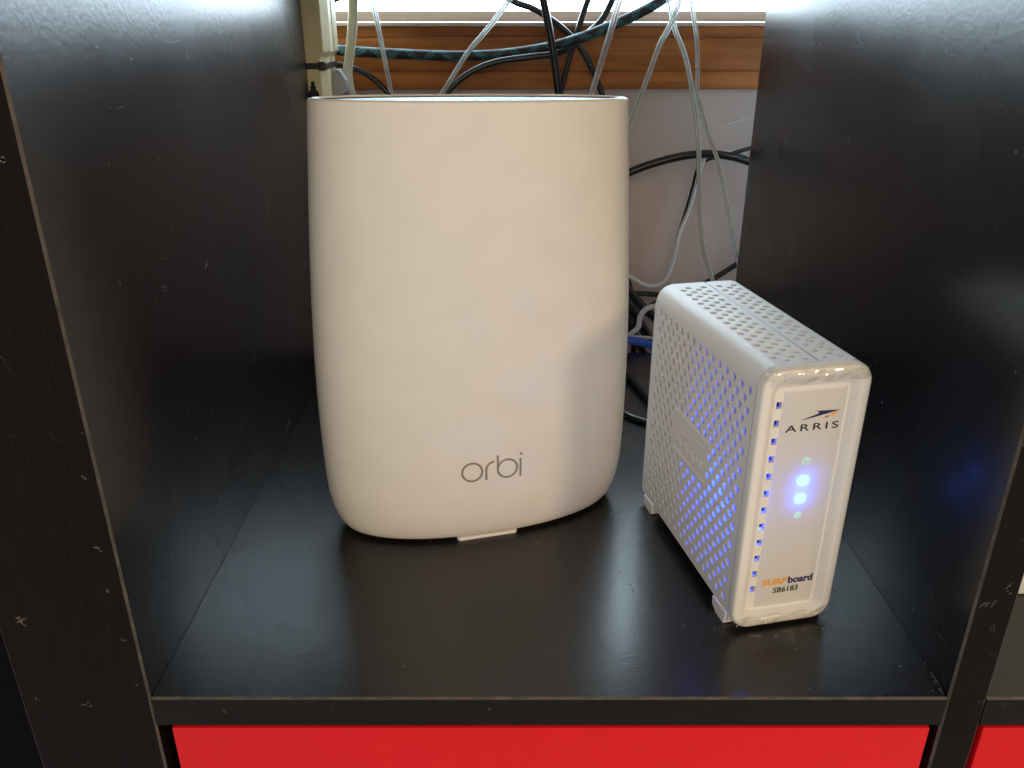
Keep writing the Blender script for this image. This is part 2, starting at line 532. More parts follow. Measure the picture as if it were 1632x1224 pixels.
for px, py, n, sp, L, W, a in [(598, 893, 16, .13, .16, .03, -.5), (628, 877, 14, .18, .12, .025, -.3), (570, 852, 18, .35, .12, .012, -.6), (690, 862, 5, .08, .08, .03, 0), (735, 995, 14, .35, .05, .012, .4),
                               (821, 1010, 2, .02, .05, .03, 1), (590, 952, 5, .12, .05, .02, .3), (915, 890, 2, .05, .06, .03, 0)]:
    u, v = on_floor(px, py); it += cluster(u, v, n, sp, L, W, a)
marks('scuff', (0, 0, ZB + 0.004), (1, 0, 0), (0, 1, 0), it, M['scuff'])
it = []
for px, py, n, sp, L, W, a in [(455, 82, 3, .1, .22, .02, 1.1), (448, 112, 3, .12, .2, .02, 1.4), (400, 144, 1, .0, .2, .02, .1), (405, 180, 2, .1, .25, .015, 1.4), (330, 422, 2, .06, .45, .03, .6), (263, 452, 5, .15, .15, .04, .2),
                               (396, 408, 2, .05, .3, .02, -.7), (437, 413, 2, .05, .2, .02, .7), (448, 270, 4, .2, .15, .015, 1.4), (420, 310, 4, .2, .1, .015, 1.4), (388, 672, 2, .05, .3, .02, 1.5), (348, 318, 1, 0, .1, .03, .2), (470, 235, 6, .3, .12, .012, 1.2)]:
    u, v = on_side(px, py, XL); it += cluster(u, v, n, sp, L, W, a)
marks('scratch', (XL + 0.004, 0, ZB), (0, 1, 0), (0, 0, 1), it, M['scratch'])
it = []
for px, py, n, sp, L, W, a in [(1247, 150, 3, .05, .25, .025, 1.0), (1266, 125, 1, 0, .3, .015, 1.0), (1353, 220, 2, .05, .1, .04, 1), (1291, 143, 1, 0, .08, .05, 0), (1560, 358, 5, .12, .06, .04, .5), (1584, 362, 3, .1, .06, .03, .5), (1470, 385, 4, .15, .06, .03, .4),
                               (1600, 475, 1, 0, .3, .012, .6), (1551, 895, 2, .03, .35, .012, -1.2), (1495, 862, 2, .1, .06, .03, .3), (1425, 500, 4, .3, .05, .03, 0), (1430, 590, 6, .3, .05, .02, 0), (1260, 250, 5, .5, .05, .03, .3), (1400, 210, 8, .7, .05, .02, 1), (1240, 300, 9, .7, .05, .03, 1)]:
    u, v = on_side(px, py, XR); it += cluster(u, v, n, sp, L, W, a)
marks('scratch', (XR - 0.004, 0, ZB), (0, 1, 0), (0, 0, 1), it, M['scratch'])
# crumbs of lint in the corner of the shelf
ln = MB()
for _ in range(26):
    p = at(1498 + random.gauss(0, 5), 1085 + random.gauss(0, 11), z=0.0)
    q = p + Vector((random.gauss(0, .12), random.gauss(0, .12), 0)); r_ = 0.012
    p.x = min(p.x, XR - 0.05); q.x = min(q.x, XR - 0.04)
    hz = random.uniform(0.02, 0.12)
    ln.loft([[(p.x - r_, p.y, .005), (p.x + r_, p.y, .005), (p.x, p.y + r_, .03)], [((p.x + q.x) / 2 - r_, (p.y + q.y) / 2, hz), ((p.x + q.x) / 2 + r_, (p.y + q.y) / 2, hz), ((p.x + q.x) / 2, (p.y + q.y) / 2 + r_, hz + .02)], [(q.x - r_, q.y, .005), (q.x + r_, q.y, .005), (q.x, q.y + r_, .03)]], cap0=True, cap1=True)
tag(ln.build('lint', M['scratch']), 'grey lint in the front right corner of the shelf', 'lint', None, 'stuff')

# wall scratch
sc = MB()
pth = [at(1150, 202, y=Y_WALL - .03), at(1165, 196, y=Y_WALL - .03), at(1180, 192, y=Y_WALL - .03), at(1190, 187, y=Y_WALL - .03), at(1206, 181, y=Y_WALL - .03)]
tube_mesh('plaster_scratch', spline(pth, .3), 0.05, M['white_box'], wall, seg=6)

# ------------------------------------------------------------------ red boxes below
def red_box(x0, x1, label):
    r = thing('storage_box', label, 'storage box', ((x0 + x1) / 2, 0, -HC - ST + 0.05), 0, 'red boxes under the shelf')
    h = HC - 0.22; hw = (x1 - x0) / 2
    b = MB(); b.box((-hw, 0.12, 0), (hw, 1.3, h)); b.build('front_panel', M['red'], r, smooth=30, bevel=0.12)
    b = MB()
    b.box((-hw + .3, 1.32, 0), (-hw + .9, 37, h - .3)); b.box((hw - .9, 1.32, 0), (hw - .3, 37, h - .3)); b.box((-hw + .92, 36.4, 0), (hw - .92, 37, h - .3)); b.box((-hw + .92, 1.32, 0), (hw - .92, 36.38, .5))
    b.build('box_body', M['red'], r)
red_box(-16.22, 16.45, 'wide red storage box directly below the router and modem')
red_box(XR + DT + 0.3, XR + DT + 33.0, 'red storage box cut off at the bottom right corner')

nb = thing('carton', 'white carton sliver in the neighbouring cubby at the right edge, its hidden bulk enlarged to block light', 'box', (35, 19, 0))
b = MB(); b.box((-15.2, -12.2, 0), (15.2, 12.2, 25.0)); b.build('carton_body', M['white_box'], nb, bevel=0.15)  # only a sliver shows; bulk enlarged to keep lamp light off the wall
b = MB(); b.box((-15.3, -12.3, 25.02), (15.3, 12.3, 29)); b.build('lid', M['white_box'], nb, bevel=0.15)

# ------------------------------------------------------------------ router
RX, RY, RROT = -3.479, 14.981, 0.259
A0, B0, RH, RBW, RBZ, RN, RZB = 8.468, 3.876, 22.713, 0.868, 2.902, 2.132, 0.202
KC = (0.1386667, -0.4274286, 0.2107619, 0.9779714)
BT, YT, SLY, SLX = -0.046, -0.438, -0.037, -0.018       # the shell leans a little and its top is cut at a slant
HB = RH - RZB
def rk(u): return ((KC[0] * u + KC[1]) * u + KC[2]) * u + KC[3]
def spow(c, n): return math.copysign(abs(c) ** (2 / n), c)
def rdims(zz):
    k = rk(zz / HB); ins = RBW * (1 - sqrt(max(1 - (1 - zz / RBZ) ** 2, 0))) if zz < RBZ else 0
    u = zz / HB
    return A0 * k - ins, B0 * (k + BT * u * u) - ins * 0.8
def rpoint(t, zz, inset=0.0):
    a, b = rdims(zz)
    u = zz / HB; x = (a - inset) * spow(cos(t), RN); y = (b - inset) * spow(sin(t), RN) + YT * u * u
    return (x, y, RZB + zz + (SLY * y + SLX * x) * u)
router = thing('wifi_router', 'tall cream-white oval router marked orbi, standing on the shelf', 'router', (RX, RY, 0), RROT)
NT_ = 160
TT = [2 * pi * i / NT_ for i in range(NT_)]
rb_ = MB(); rings = []
zs = [RBZ * (1 - cos(pi / 2 * i / 20)) for i in range(21)]
zs += [RBZ + (HB - 0.18 - RBZ) * i / 50 for i in range(1, 51)]
for zz in zs: rings.append([rpoint(t, zz) for t in TT])
for i in range(1, 7):                               # rolled top rim
    a = pi / 2 * i / 6
    rings.append([rpoint(t, HB - 0.18 + 0.16 * sin(a), 0.16 * (1 - cos(a))) for t in TT])
rings.append([rpoint(t, HB - 0.02, 0.30) for t in TT])
rings.append([rpoint(t, HB - 0.10, 0.38) for t in TT])
rb_.loft(rings, cap0=True)
rb_.build('body', M['white_plastic'], router, smooth=50)
rg = MB()
rg.loft([[rpoint(t, HB - 0.09, 0.385) for t in TT], [rpoint(t, HB - 0.34, 0.40) for t in TT], [rpoint(t, HB - 0.36, 0.80) for t in TT]])
rg.build('light_ring', M['router_ring'], router, smooth=50)
tp = MB(); rr = [[rpoint(t, HB - 0.40, 0.72) for t in TT], [rpoint(t, HB - 0.18, 0.74) for t in TT], [rpoint(t, HB - 0.13, 0.80) for t in TT]]
cx_, cy_, cz_ = rpoint(0, HB - .25, 99)[0] * 0, YT, RZB + HB - 0.13 + SLY * YT
for s_ in (0.9, 0.7, 0.5, 0.3, 0.12):
    rr.append([((x - cx_) * s_ + cx_, (y - cy_) * s_ + cy_, (z - cz_) * s_ + cz_ + 0.06 * (1 - s_)) for x, y, z in rr[2]])
tp.loft(rr, cap1=True); tp.build('top_plate', M['router_top'], router, smooth=50)
# foot: oval plinth with the small tab that shows under the front
ft = MB()
ft.loft([[(5.6 * cos(t), 2.5 * sin(t), 0.0) for t in TT[::4]], [(5.7 * cos(t), 2.6 * sin(t), 0.12) for t in TT[::4]], [(5.7 * cos(t), 2.6 * sin(t), 0.32) for t in TT[::4]]], cap0=True, cap1=True)
ft.build('foot', M['white_plastic'], router, smooth=50)
ca, sa = cos(-RROT), sin(-RROT)
def to_router(p): x, y = p.x - RX, p.y - RY; return (x * ca - y * sa, x * sa + y * ca)
t0 = to_router(at(728, 857, z=.05)); t1 = to_router(at(825, 848, z=.05))
tb = MB()
ym = min(t0[1], t1[1])
tb.loft([[(t0[0] + .12, ym, z), (t1[0] - .12, ym, z), (t1[0], ym + .15, z), (t1[0], -2.2, z), (t0[0], -2.2, z), (t0[0], ym + .15, z)] for z in (0.0, 0.19)], cap0=True, cap1=True)
tb.build('foot_tab', M['white_plastic'], router, bevel=0.04)

# lettering on the curved face: built flat as (X, height) strokes, then wrapped on the shell
def wrap(X, h, off=0.012):
    a, b = rdims(h)
    c = max(-1, min(1, X / a)); ct = math.copysign(abs(c) ** (RN / 2), c)
    t = -math.acos(ct)
    p = Vector(rpoint(t, h)); q = Vector(rpoint(t + 0.01, h)); n = (q - p).cross(Vector((0, 0, 1))).normalized()
    return p + n * off
lg = MB()
def stroke(path, wd):
    """flat ribbon with the given half width, slightly raised from the shell"""
    L = []; R_ = []
    for i, (x, y) in enumerate(path):
        x0, y0 = path[max(i - 1, 0)]; x1, y1 = path[min(i + 1, len(path) - 1)]
        d = math.hypot(x1 - x0, y1 - y0); nx, ny = -(y1 - y0) / d, (x1 - x0) / d
        L.append((x + nx * wd, y + ny * wd)); R_.append((x - nx * wd, y - ny * wd))
    for i in range(len(path) - 1):
        lg.quad(wrap(*L[i]), wrap(*R_[i]), wrap(*R_[i + 1]), wrap(*L[i + 1]))
def arc(cx, cy, r, a0, a1, n=40): return [(cx + r * cos(a0 + (a1 - a0) * i / n), cy + r * sin(a0 + (a1 - a0) * i / n)) for i in range(n + 1)]
BL = 3.82; HWD = 0.055; RO = 0.525
stroke(arc(-1.17, BL + RO, RO, 0, 2 * pi), HWD)
stroke([(-0.43, BL - 0.03), (-0.43, BL + 0.3), (-0.43, BL + 0.52)] + arc(0.03, BL + 0.57, 0.46, pi, pi * 0.52, 14), HWD)
stroke([(0.19, BL + 1.36), (0.19, BL + 0.9), (0.19, BL + RO)], HWD)
stroke(arc(0.71, BL + RO, RO, 0, 2 * pi), HWD)
stroke([(1.42, BL - 0.05), (1.42, BL + 0.5), (1.42, BL + 1.02)], HWD)
lg.add([wrap(1.45 + 0.075 * cos(t), BL + 1.28 + 0.075 * sin(t)) for t in [2 * pi * i / 14 for i in range(14)]], [tuple(range(14))])
tag(lg.build('logo', M['logo_grey'], router), 'thin grey lowercase lettering orbi')

# ------------------------------------------------------------------ cable modem
MW, MD, MH, MZ = 4.926, 11.98, 12.99, 0.20
modem = thing('cable_modem', 'slim white upright cable modem with perforated side and blue lights', 'modem', (8.579, 3.995, 0), 0.209)
CR = 0.95; ZBOT = 0.60 + MZ; ZTOP = MH + MZ; YB0, YB1 = 0.55, MD
TK = 0.16; NH = 14
def cell_holes(mb, P, a0, a1, b0, b1, ca_, cb_, r):
    """rectangular cell with a round hole; P(a, b, depth) maps to 3-D"""
    out = []
    for i in range(NH):
        t = 2 * pi * (i + 0.5) / NH; dx, dy = cos(t), sin(t)
        k = min(((a1 - ca_) if dx > 0 else (ca_ - a0)) / abs(dx) if abs(dx) > 1e-6 else 9e9, ((b1 - cb_) if dy > 0 else (cb_ - b0)) / abs(dy) if abs(dy) > 1e-6 else 9e9)
        out.append((ca_ + dx * k, cb_ + dy * k))
    corners = [(a1, b1), (a0, b1), (a0, b0), (a1, b0)]
    # insert the four corners into the outline so the cell tiles without gaps
    poly = []
    for i in range(NH):
        p, q = out[i], out[(i + 1) % NH]
        poly.append((p, i))
        for c in corners:
            if (abs(p[0] - c[0]) < 1e-6 or abs(p[1] - c[1]) < 1e-6) and (abs(q[0] - c[0]) < 1e-6 or abs(q[1] - c[1]) < 1e-6) and not (abs(p[0] - q[0]) < 1e-6 or abs(p[1] - q[1]) < 1e-6):
                poly.append((c, None))
    circ = [(ca_ + r * cos(2 * pi * (i + 0.5) / NH), cb_ + r * sin(2 * pi * (i + 0.5) / NH)) for i in range(NH)]
    rim = [(ca_ + (r + .018) * cos(2 * pi * (i + 0.5) / NH), cb_ + (r + .018) * sin(2 * pi * (i + 0.5) / NH)) for i in range(NH)]
    o = len(mb.v); n = len(poly)
    mb.v += [tuple(P(a, b, 0)) for (a, b), _ in poly]
    mb.v += [tuple(P(a, b, 0)) for a, b in rim]
    mb.v += [tuple(P(a, b, 0.02)) for a, b in circ]
    mb.v += [tuple(P(a, b, TK)) for a, b in circ]
    ri, ci, di = o + n, o + n + NH, o + n + 2 * NH
    idx = [j for j, (_, i) in enumerate(poly) if i is not None]
    for i in range(NH):
        k = (i + 1) % NH; j0 = idx[i]; j1 = idx[k]; seq = [o + j0]
        j = j0
        while j != j1:
            j = (j + 1) % n; seq.append(o + j)
        mb.f.append(tuple(seq + [ri + k, ri + i])); mb.mi.append(0)
        mb.f.append((ri + i, ri + k, ci + k, ci + i)); mb.mi.append(0)
        mb.f.append((ci + i, ci + k, di + k, di + i)); mb.mi.append(0)
def rect(mb, P, a0, a1, b0, b1): mb.quad(P(a0, b0, 0), P(a1, b0, 0), P(a1, b1, 0), P(a0, b1, 0))
PA, PB = 0.72, 0.48
def perforated(mb, P, A, B, a_first, rows, r, half, skip=None):
    """A, B: extents; rows: list of row centres (b); staggered every second row"""
    aL = a_first - PA / 2; aR = aL + 15 * PA
    lo = min(rows) - half; hi = max(rows) + half
    rect(mb, P, A[0], A[1], B[0], lo); rect(mb, P, A[0], A[1], hi, B[1])
    rect(mb, P, A[0], aL, lo, hi); rect(mb, P, aR, A[1], lo, hi)
    for j, b in enumerate(sorted(rows, reverse=True)):
        st = j % 2
        if st: rect(mb, P, aL, aL + PA / 2, b - half, b + half); rect(mb, P, aR - PA / 2, aR, b - half, b + half)
        for k in range(14 if st else 15):
            c = a_first + PA * (k + 0.5 * st)
            if skip and skip(c, b): rect(mb, P, c - PA / 2, c + PA / 2, b - half, b + half)
            else: cell_holes(mb, P, c - PA / 2, c + PA / 2, b - half, b + half, c, b, r)
rows = [11.70 + MZ - PB * j for j in range(23)]
emb = lambda a, b: 4.05 < a < 8.45 and 5.30 < b - MZ < 7.62
for side_, x_, sg in (('near', 0, 1), ('far', MW, -1)):
    sm = MB()
    perforated(sm, lambda a, b, d: (x_ + sg * d, a, b), (YB0, YB1), (ZBOT, ZTOP - CR), 1.13, rows, 0.185, PB / 2, emb)
    o = sm.build('perforated_side', M['modem'], modem, fix=False)
    if side_ == 'near': tag(o, 'perforated white side wall with blue light in its front holes')
# top: two perforated halves either side of a seam
tm = MB(); XS = 2.72
for rws, X0, X1 in (([1.02, 1.44, 1.86, 2.28], 0.80, XS - 0.025), ([3.16, 3.58, 3.98], XS + 0.025, 4.2)):
    perforated(tm, lambda a, b, d: (b, a, ZTOP - d), (YB0, YB1), (X0, X1), 1.05, rws, 0.165, 0.21)
tm.build('perforated_top', M['modem'], modem, fix=False)
sh = MB()
def cyl(cx, cz, r, a0, a1, n=12): return [(cx + r * cos(a0 + (a1 - a0) * i / n), cz + r * sin(a0 + (a1 - a0) * i / n)) for i in range(n + 1)]
prof_l = [(0.80 - 0.80 * cos(pi / 2 * i / 14), ZTOP - CR + CR * sin(pi / 2 * i / 14)) for i in range(15)]
RX2 = MW - 4.2
prof_r = [(4.2 + RX2 * sin(pi / 2 * i / 12), ZTOP - CR + CR * cos(pi / 2 * i / 12)) for i in range(13)]
for pr in (prof_l, prof_r):
    sh.loft([[(x, y, z) for x, z in pr] for y in (YB0, YB1 - 0.25, YB1 - 0.1)], closed=False)
sh.build('rounded_shoulders', M['modem'], modem, smooth=60)
sm = MB(); sm.box((XS - 0.022, YB0, ZTOP - 0.10), (XS + 0.022, YB1, ZTOP - 0.045)); sm.build('top_seam', M['seam'], modem)
bk = MB(); bk.box((0.02, YB1 - 0.12, ZBOT), (MW - 0.02, YB1 + 0.02, ZTOP - CR)); bk.box((CR * .6, YB1 - 0.12, ZTOP - CR + .001), (MW - CR * .6, YB1 + .02, ZTOP - 0.1)); bk.build('back_panel', M['modem'], modem)
bt = MB(); bt.box((0.01, YB0, ZBOT - 0.14), (MW - 0.01, YB1, ZBOT - 0.002)); bt.build('bottom_panel', M['modem'], modem, bevel=0.05)
inn = MB(); inn.box((2.9, 1.2, ZBOT + .1), (3.02, YB1 - .3, ZTOP - .6)); inn.build('circuit_board', M['pcb'], modem)
inn = MB(); inn.box((0.5, 6.3, ZBOT + .1), (2.88, 6.4, ZTOP - .6)); inn.build('inner_light_stop', M['pcb'], modem)  # unseen plate added to cut the blue light towards the back
lin = MB(); lin.box((0.35, 6.45, ZBOT + .1), (0.42, YB1 - .3, ZTOP - 1.0)); lin.build('inner_liner', M['board'], modem)
lin = MB(); lin.box((0.5, 1.2, ZTOP - .5), (MW - .5, YB1 - .3, ZTOP - .43)); lin.build('inner_roof', M['board'], modem)

bb = MB(); bb.box((0.06, 0.50, MZ + .12), (MW - .06, 0.57, ZBOT + .05)); bb.build('bezel_light_stop', M['modem'], modem)  # added plate, stops inner lamp light leaking out behind the bezel
bb = MB(); bb.box((1.23, 0.72, ZBOT + .02), (MW - .25, 0.78, ZTOP - .4)); bb.build('light_baffle', M['pcb'], modem)  # unseen plate added to keep the inner lamps off the faceplate
# bezel: rounded frame, sloping recess, slotted left flank, translucent face plate
def rrect(x0, x1, z0, z1, r, y, n=8):
    out = []
    for cx, cz, a in ((x1 - r, z1 - r, 0), (x0 + r, z1 - r, pi / 2), (x0 + r, z0 + r, pi), (x1 - r, z0 + r, 1.5 * pi)):
        out += [(cx + r * cos(a + pi / 2 * i / n), y, cz + r * sin(a + pi / 2 * i / n)) for i in range(n + 1)]
    return out
bz = MB()
Z0 = MZ - 0.02
def ring(g, y, r): return rrect(-0.02 + g, MW + 0.02 - g, Z0 + g, ZTOP + 0.03 - g, max(r, .05), y)
rings = [ring(0.035, 0.62, 0.88), ring(0.035, 0.50, 0.88), ring(0.0, 0.46, 0.9), ring(0.0, 0.16, 0.9), ring(0.03, 0.07, 0.88), ring(0.10, 0.015, 0.83), ring(0.18, 0.0, 0.78), ring(0.36, 0.0, 0.66), ring(0.44, 0.02, 0.60), ring(0.50, 0.07, 0.55)]
bz.loft(rings)
# recess: sloping walls down to the floor (wider on the left, where the slots are)
inner_o = ring(0.50, 0.07, 0.55)
FX0, FX1, FZ0, FZ1 = 0.84, 4.28, 0.62 + MZ, 12.0 + MZ
inner_i = rrect(FX0, FX1, FZ0, FZ1, 0.30, 0.46)
bz.loft([inner_o, inner_i])
bz.build('bezel', M['bezel'], modem, smooth=40)
# floor ring with the twelve slots
fl = MB(); FY = 0.46
slots = [11.20 + MZ - 0.853 * i for i in range(12)]
SX0, SX1 = 0.95, 1.20; HH = 0.16
PX0, PX1, PZ0, PZ1 = 1.24, 4.16, 0.74 + MZ, 11.80 + MZ
def fq(x0, x1, z0, z1): fl.quad((x0, FY, z0), (x1, FY, z0), (x1, FY, z1), (x0, FY, z1))
fq(FX0 - .02, SX0, FZ0, FZ1); fq(SX1, PX0 + .03, FZ0, FZ1); fq(PX1 - .03, FX1 + .02, FZ0, FZ1); fq(PX0 + .03, PX1 - .03, PZ1 - .03, FZ1 + .02); fq(PX0 + .03, PX1 - .03, FZ0 - .02, PZ0 + .03)
zz = FZ0
for z in reversed(slots):
    fq(SX0, SX1, zz, z - HH); zz = z + HH
    for (xa, za, xb, zb_) in ((SX0, z - HH, SX1, z - HH), (SX1, z - HH, SX1, z + HH), (SX1, z + HH, SX0, z + HH), (SX0, z + HH, SX0, z - HH)):
        fl.quad((xa, FY, za), (xb, FY, zb_), (xb, FY + .22, zb_), (xa, FY + .22, za))
fq(SX0, SX1, zz, FZ1)
tag(fl.build('slotted_flank', M['bezel'], modem), 'row of twelve small square vent slots glowing blue')
fp = MB(); PY = 0.42
fp.loft([rrect(PX0, PX1, PZ0, PZ1, 0.18, FY + .01), rrect(PX0 + .01, PX1 - .01, PZ0 + .01, PZ1 - .01, 0.18, PY + .02), rrect(PX0 + .04, PX1 - .04, PZ0 + .04, PZ1 - .04, 0.16, PY)])
fp.v, q_ = fp.v, None
o_ = len(fp.v); pr = rrect(PX0 + .04, PX1 - .04, PZ0 + .04, PZ1 - .04, 0.16, PY); fp.add(pr, [tuple(range(len(pr)))])
face_plate = fp.build('faceplate', M['face'], modem)

def disc(name, x, z, rx, rz_, mat, y=PY - 0.012, inner=0, a0=0, a1=2 * pi):
    b = MB(); n = 28
    pts = [(x + rx * cos(a0 + (a1 - a0) * i / n), z + rz_ * sin(a0 + (a1 - a0) * i / n)) for i in range(n + 1)]
    if inner:
        for i in range(n):
            (xa, za), (xb, zb_) = pts[i], pts[i + 1]
            b.quad((xa, y, za), (xb, y, zb_), (x + (xb - x) * inner, y, z + (zb_ - z) * inner), (x + (xa - x) * inner, y, z + (za - z) * inner))
    else:
        b.loft([[(px, y + .008, pz) for px, pz in pts[:-1]], [(x + (px - x) * .96, y, z + (pz - z) * .96) for px, pz in pts[:-1]]], cap1=True)
    return b.build(name, mat, face_plate)
LX = 2.73
disc('power_light', LX, 8.40 + MZ, 0.20, 0.20, M['led_dim'])
disc('power_symbol', LX, 8.40 + MZ, 0.105, 0.105, M['logo_grey'], PY - 0.02, 0.72, pi * .65, pi * 2.35)
tag(disc('downstream_light', LX, 7.42 + MZ, 0.28, 0.26, M['led']), 'bright upper blue light')
tag(disc('upstream_light', LX, 6.52 + MZ, 0.27, 0.25, M['led']), 'bright lower blue light')
disc('online_light', LX, 5.66 + MZ, 0.19, 0.19, M['led_dim'])
def led_lamp(x, y, z, power, colour, rad=0.12):
    d = bpy.data.lights.new('led_lamp', 'POINT'); d.energy = power; d.color = colour; d.shadow_soft_size = rad * S
    o = bpy.data.objects.new('led_lamp', d); col.objects.link(o); o.parent = modem; o.location = Vector((x, y, z)) * S
    return o
led_lamp(LX, PY + 0.17, 7.42 + MZ, 0.0190, (0.02, 0.11, 1.0))
led_lamp(LX, PY + 0.17, 6.52 + MZ, 0.0180, (0.02, 0.11, 1.0))
led_lamp(4.0, 2.6, 6.0 + MZ, 0.06, (0.04, 0.16, 1.0), 0.2)
led_lamp(2.1, 2.6, 6.4 + MZ, 0.085, (0.0, 0.055, 1.0), 0.2)
led_lamp(0.85, 2.1, 6.1 + MZ, 0.030, (0.0, 0.06, 1.0), 0.15)      # spill of the LED board inside the case

# printed lettering
def text_part(name, body, x0, x1, z0, z1, mat, bold=0.0, shear=0.0, spacing=1.0, label=None):
    cu = bpy.data.curves.new(name, 'FONT'); cu.body = body; cu.size = 1.0; cu.offset = bold; cu.shear = shear; cu.space_character = spacing; cu.resolution_u = 6
    to = bpy.data.objects.new(name, cu); col.objects.link(to)
    dg = bpy.context.evaluated_depsgraph_get()
    me = bpy.data.meshes.new_from_object(to.evaluated_get(dg))
    bpy.data.objects.remove(to)
    xs = [v.co.x for v in me.vertices]; ys = [v.co.y for v in me.vertices]
    ax, bx, ay, by = min(xs), max(xs), min(ys), max(ys)
    for v in me.vertices:
        v.co = Vector((x0 + (v.co.x - ax) / (bx - ax) * (x1 - x0), PY - 0.012, z0 + (v.co.y - ay) / (by - ay) * (z1 - z0))) * S
    me.materials.clear(); me.materials.append(mat)
    o = bpy.data.objects.new(name, me); col.objects.link(o); o.parent = face_plate
    if label: o['label'] = label
    return o
text_part('brand_lettering', 'ARRIS', 1.50, 3.97, 9.90 + MZ, 10.23 + MZ, M['ink'], 0.008, 0, 1.35)
text_part('series_lettering', 'SURF', 1.48, 2.77, 1.93 + MZ, 2.27 + MZ, M['ink_orange'], 0.045, 0.12, 1.0)
text_part('series_lettering', 'board', 2.80, 4.04, 1.91 + MZ, 2.31 + MZ, M['ink_navy'], 0.036, 0, 1.0)
text_part('model_lettering', 'SB6183', 2.11, 3.36, 1.46 + MZ, 1.77 + MZ, M['ink'], 0.022, 0, 1.04)
def flat(name, pts, mat):
    b = MB(); b.add([(x, PY - 0.012, z + MZ) for x, z in pts], [tuple(range(len(pts)))]); return b.build(name, mat, face_plate, fix=False)
flat('emblem_wing', [(2.10, 10.40), (2.50, 10.53), (2.88, 10.64), (2.97, 10.71), (2.90, 10.77), (2.70, 10.81), (3.0, 10.80), (3.97, 10.76), (3.5, 10.66), (3.05, 10.575), (2.55, 10.48)], M['ink_navy'])
flat('emblem_flame', [(3.22, 10.42), (3.30, 10.51), (3.46, 10.55), (3.42, 10.46)], M['ink_red'])
flat('emblem_flame', [(3.42, 10.48), (3.52, 10.57), (3.66, 10.64), (3.90, 10.71), (3.78, 10.60), (3.70, 10.52), (3.62, 10.47), (3.60, 10.54)], M['ink_orange'])

# raised badge on the side wall
em = MB()
for z in (7.53, 5.42):
    em.box((-0.03, 4.2, z + MZ - .022), (0.002, 8.3, z + MZ + .022))
wing = [(7.1, 6.62), (6.2, 6.80), (5.55, 6.93), (5.75, 7.10), (4.65, 7.06), (5.4, 6.84), (6.2, 6.72)]
em.loft([[(-d, a, b + MZ) for a, b in wing] for d in (-.002, .028)], cap0=True, cap1=True)
badge = em.build('badge', M['modem'], modem)
cu = bpy.data.curves.new('badge_lettering', 'FONT'); cu.body = 'ARRIS'; cu.size = 1; cu.extrude = 0.02; cu.space_character = 1.3
to = bpy.data.objects.new('badge_lettering', cu); col.objects.link(to)
me = bpy.data.meshes.new_from_object(to.evaluated_get(bpy.context.evaluated_depsgraph_get())); bpy.data.objects.remove(to)
xs = [v.co.x for v in me.vertices]; ys = [v.co.y for v in me.vertices]
for v in me.vertices:
    u = (v.co.x - min(xs)) / (max(xs) - min(xs)); t = (v.co.y - min(ys)) / (max(ys) - min(ys))
    v.co = Vector((-0.004 + (-0.022 if v.co.z > 0 else 0.02), 7.8 - 3.2 * u, 5.85 + 0.42 * t + MZ)) * S
me.materials.clear(); me.materials.append(M['modem'])
o = bpy.data.objects.new('badge_lettering', me); col.objects.link(o); o.parent = badge

# feet
def foot(y0, y1):
    b = MB()
    pr = [(y0, MZ + .55), (y0 + .1, 0.06), (y0 + .2, 0.0), (y1 - .45, 0.0), (y1 - .05, 0.22), (y1, MZ + .46)]
    b.loft([[(x, y, z) for y, z in pr] for x in (-0.06, MW + 0.06)], cap0=True, cap1=True)
    b.build('foot', M['modem'], modem, bevel=0.05)
foot(0.6, 2.05); foot(10.1, 11.5)

# clear protective film crumpled over the top and bottom of the bezel
def film(name, z0, z1, seed, amp, top):
    rnd = random.Random(seed); nx, nz = 39, 12
    cx = [[rnd.random() for _ in range(24)] for _ in range(12)]
    def h(u, v):
        x = u * 13; y = v * 3.2; i = int(x); j = int(y); fx, fy = x - i, y - j
        a = cx[j][i] * (1 - fx) + cx[j][i + 1] * fx; b_ = cx[j + 1][i] * (1 - fx) + cx[j + 1][i + 1] * fx
        return a * (1 - fy) + b_ * fy
    b = MB(); rows_ = []
    for j in range(nz + 1):
        v = j / nz; row = []
        for i in range(nx + 1):
            u = i / nx
            x = 0.05 + u * (MW - 0.10); z = z0 + (z1 - z0) * v
            edge = (u < .03 or u > .97)
            e = 0.05 * math.sin(u * 23 + seed) * (1 - v if top else v)
            y = -0.02 - amp * h(u, v)
            # follow the bezel round its outer edge
            d = (z - (ZTOP - .22)) if top else ((Z0 + .22) - z)
            if d > 0: y += d * d * 1.6
            cdx = max(0, 0.55 - x, x - (MW - 0.55)); y += cdx * cdx * 0.5
            row.append((x, y, z + e))
        rows_.append(row)
    b.loft(rows_, closed=False)
    o = b.build(name, M['film'], modem)
    tag(o, 'crumpled clear protective film along the bezel')
film('protective_film', ZTOP - 0.62, ZTOP + 0.02, 3, 0.09, True)
film('protective_film', Z0 + 0.01, Z0 + 0.66, 11, 0.09, False)
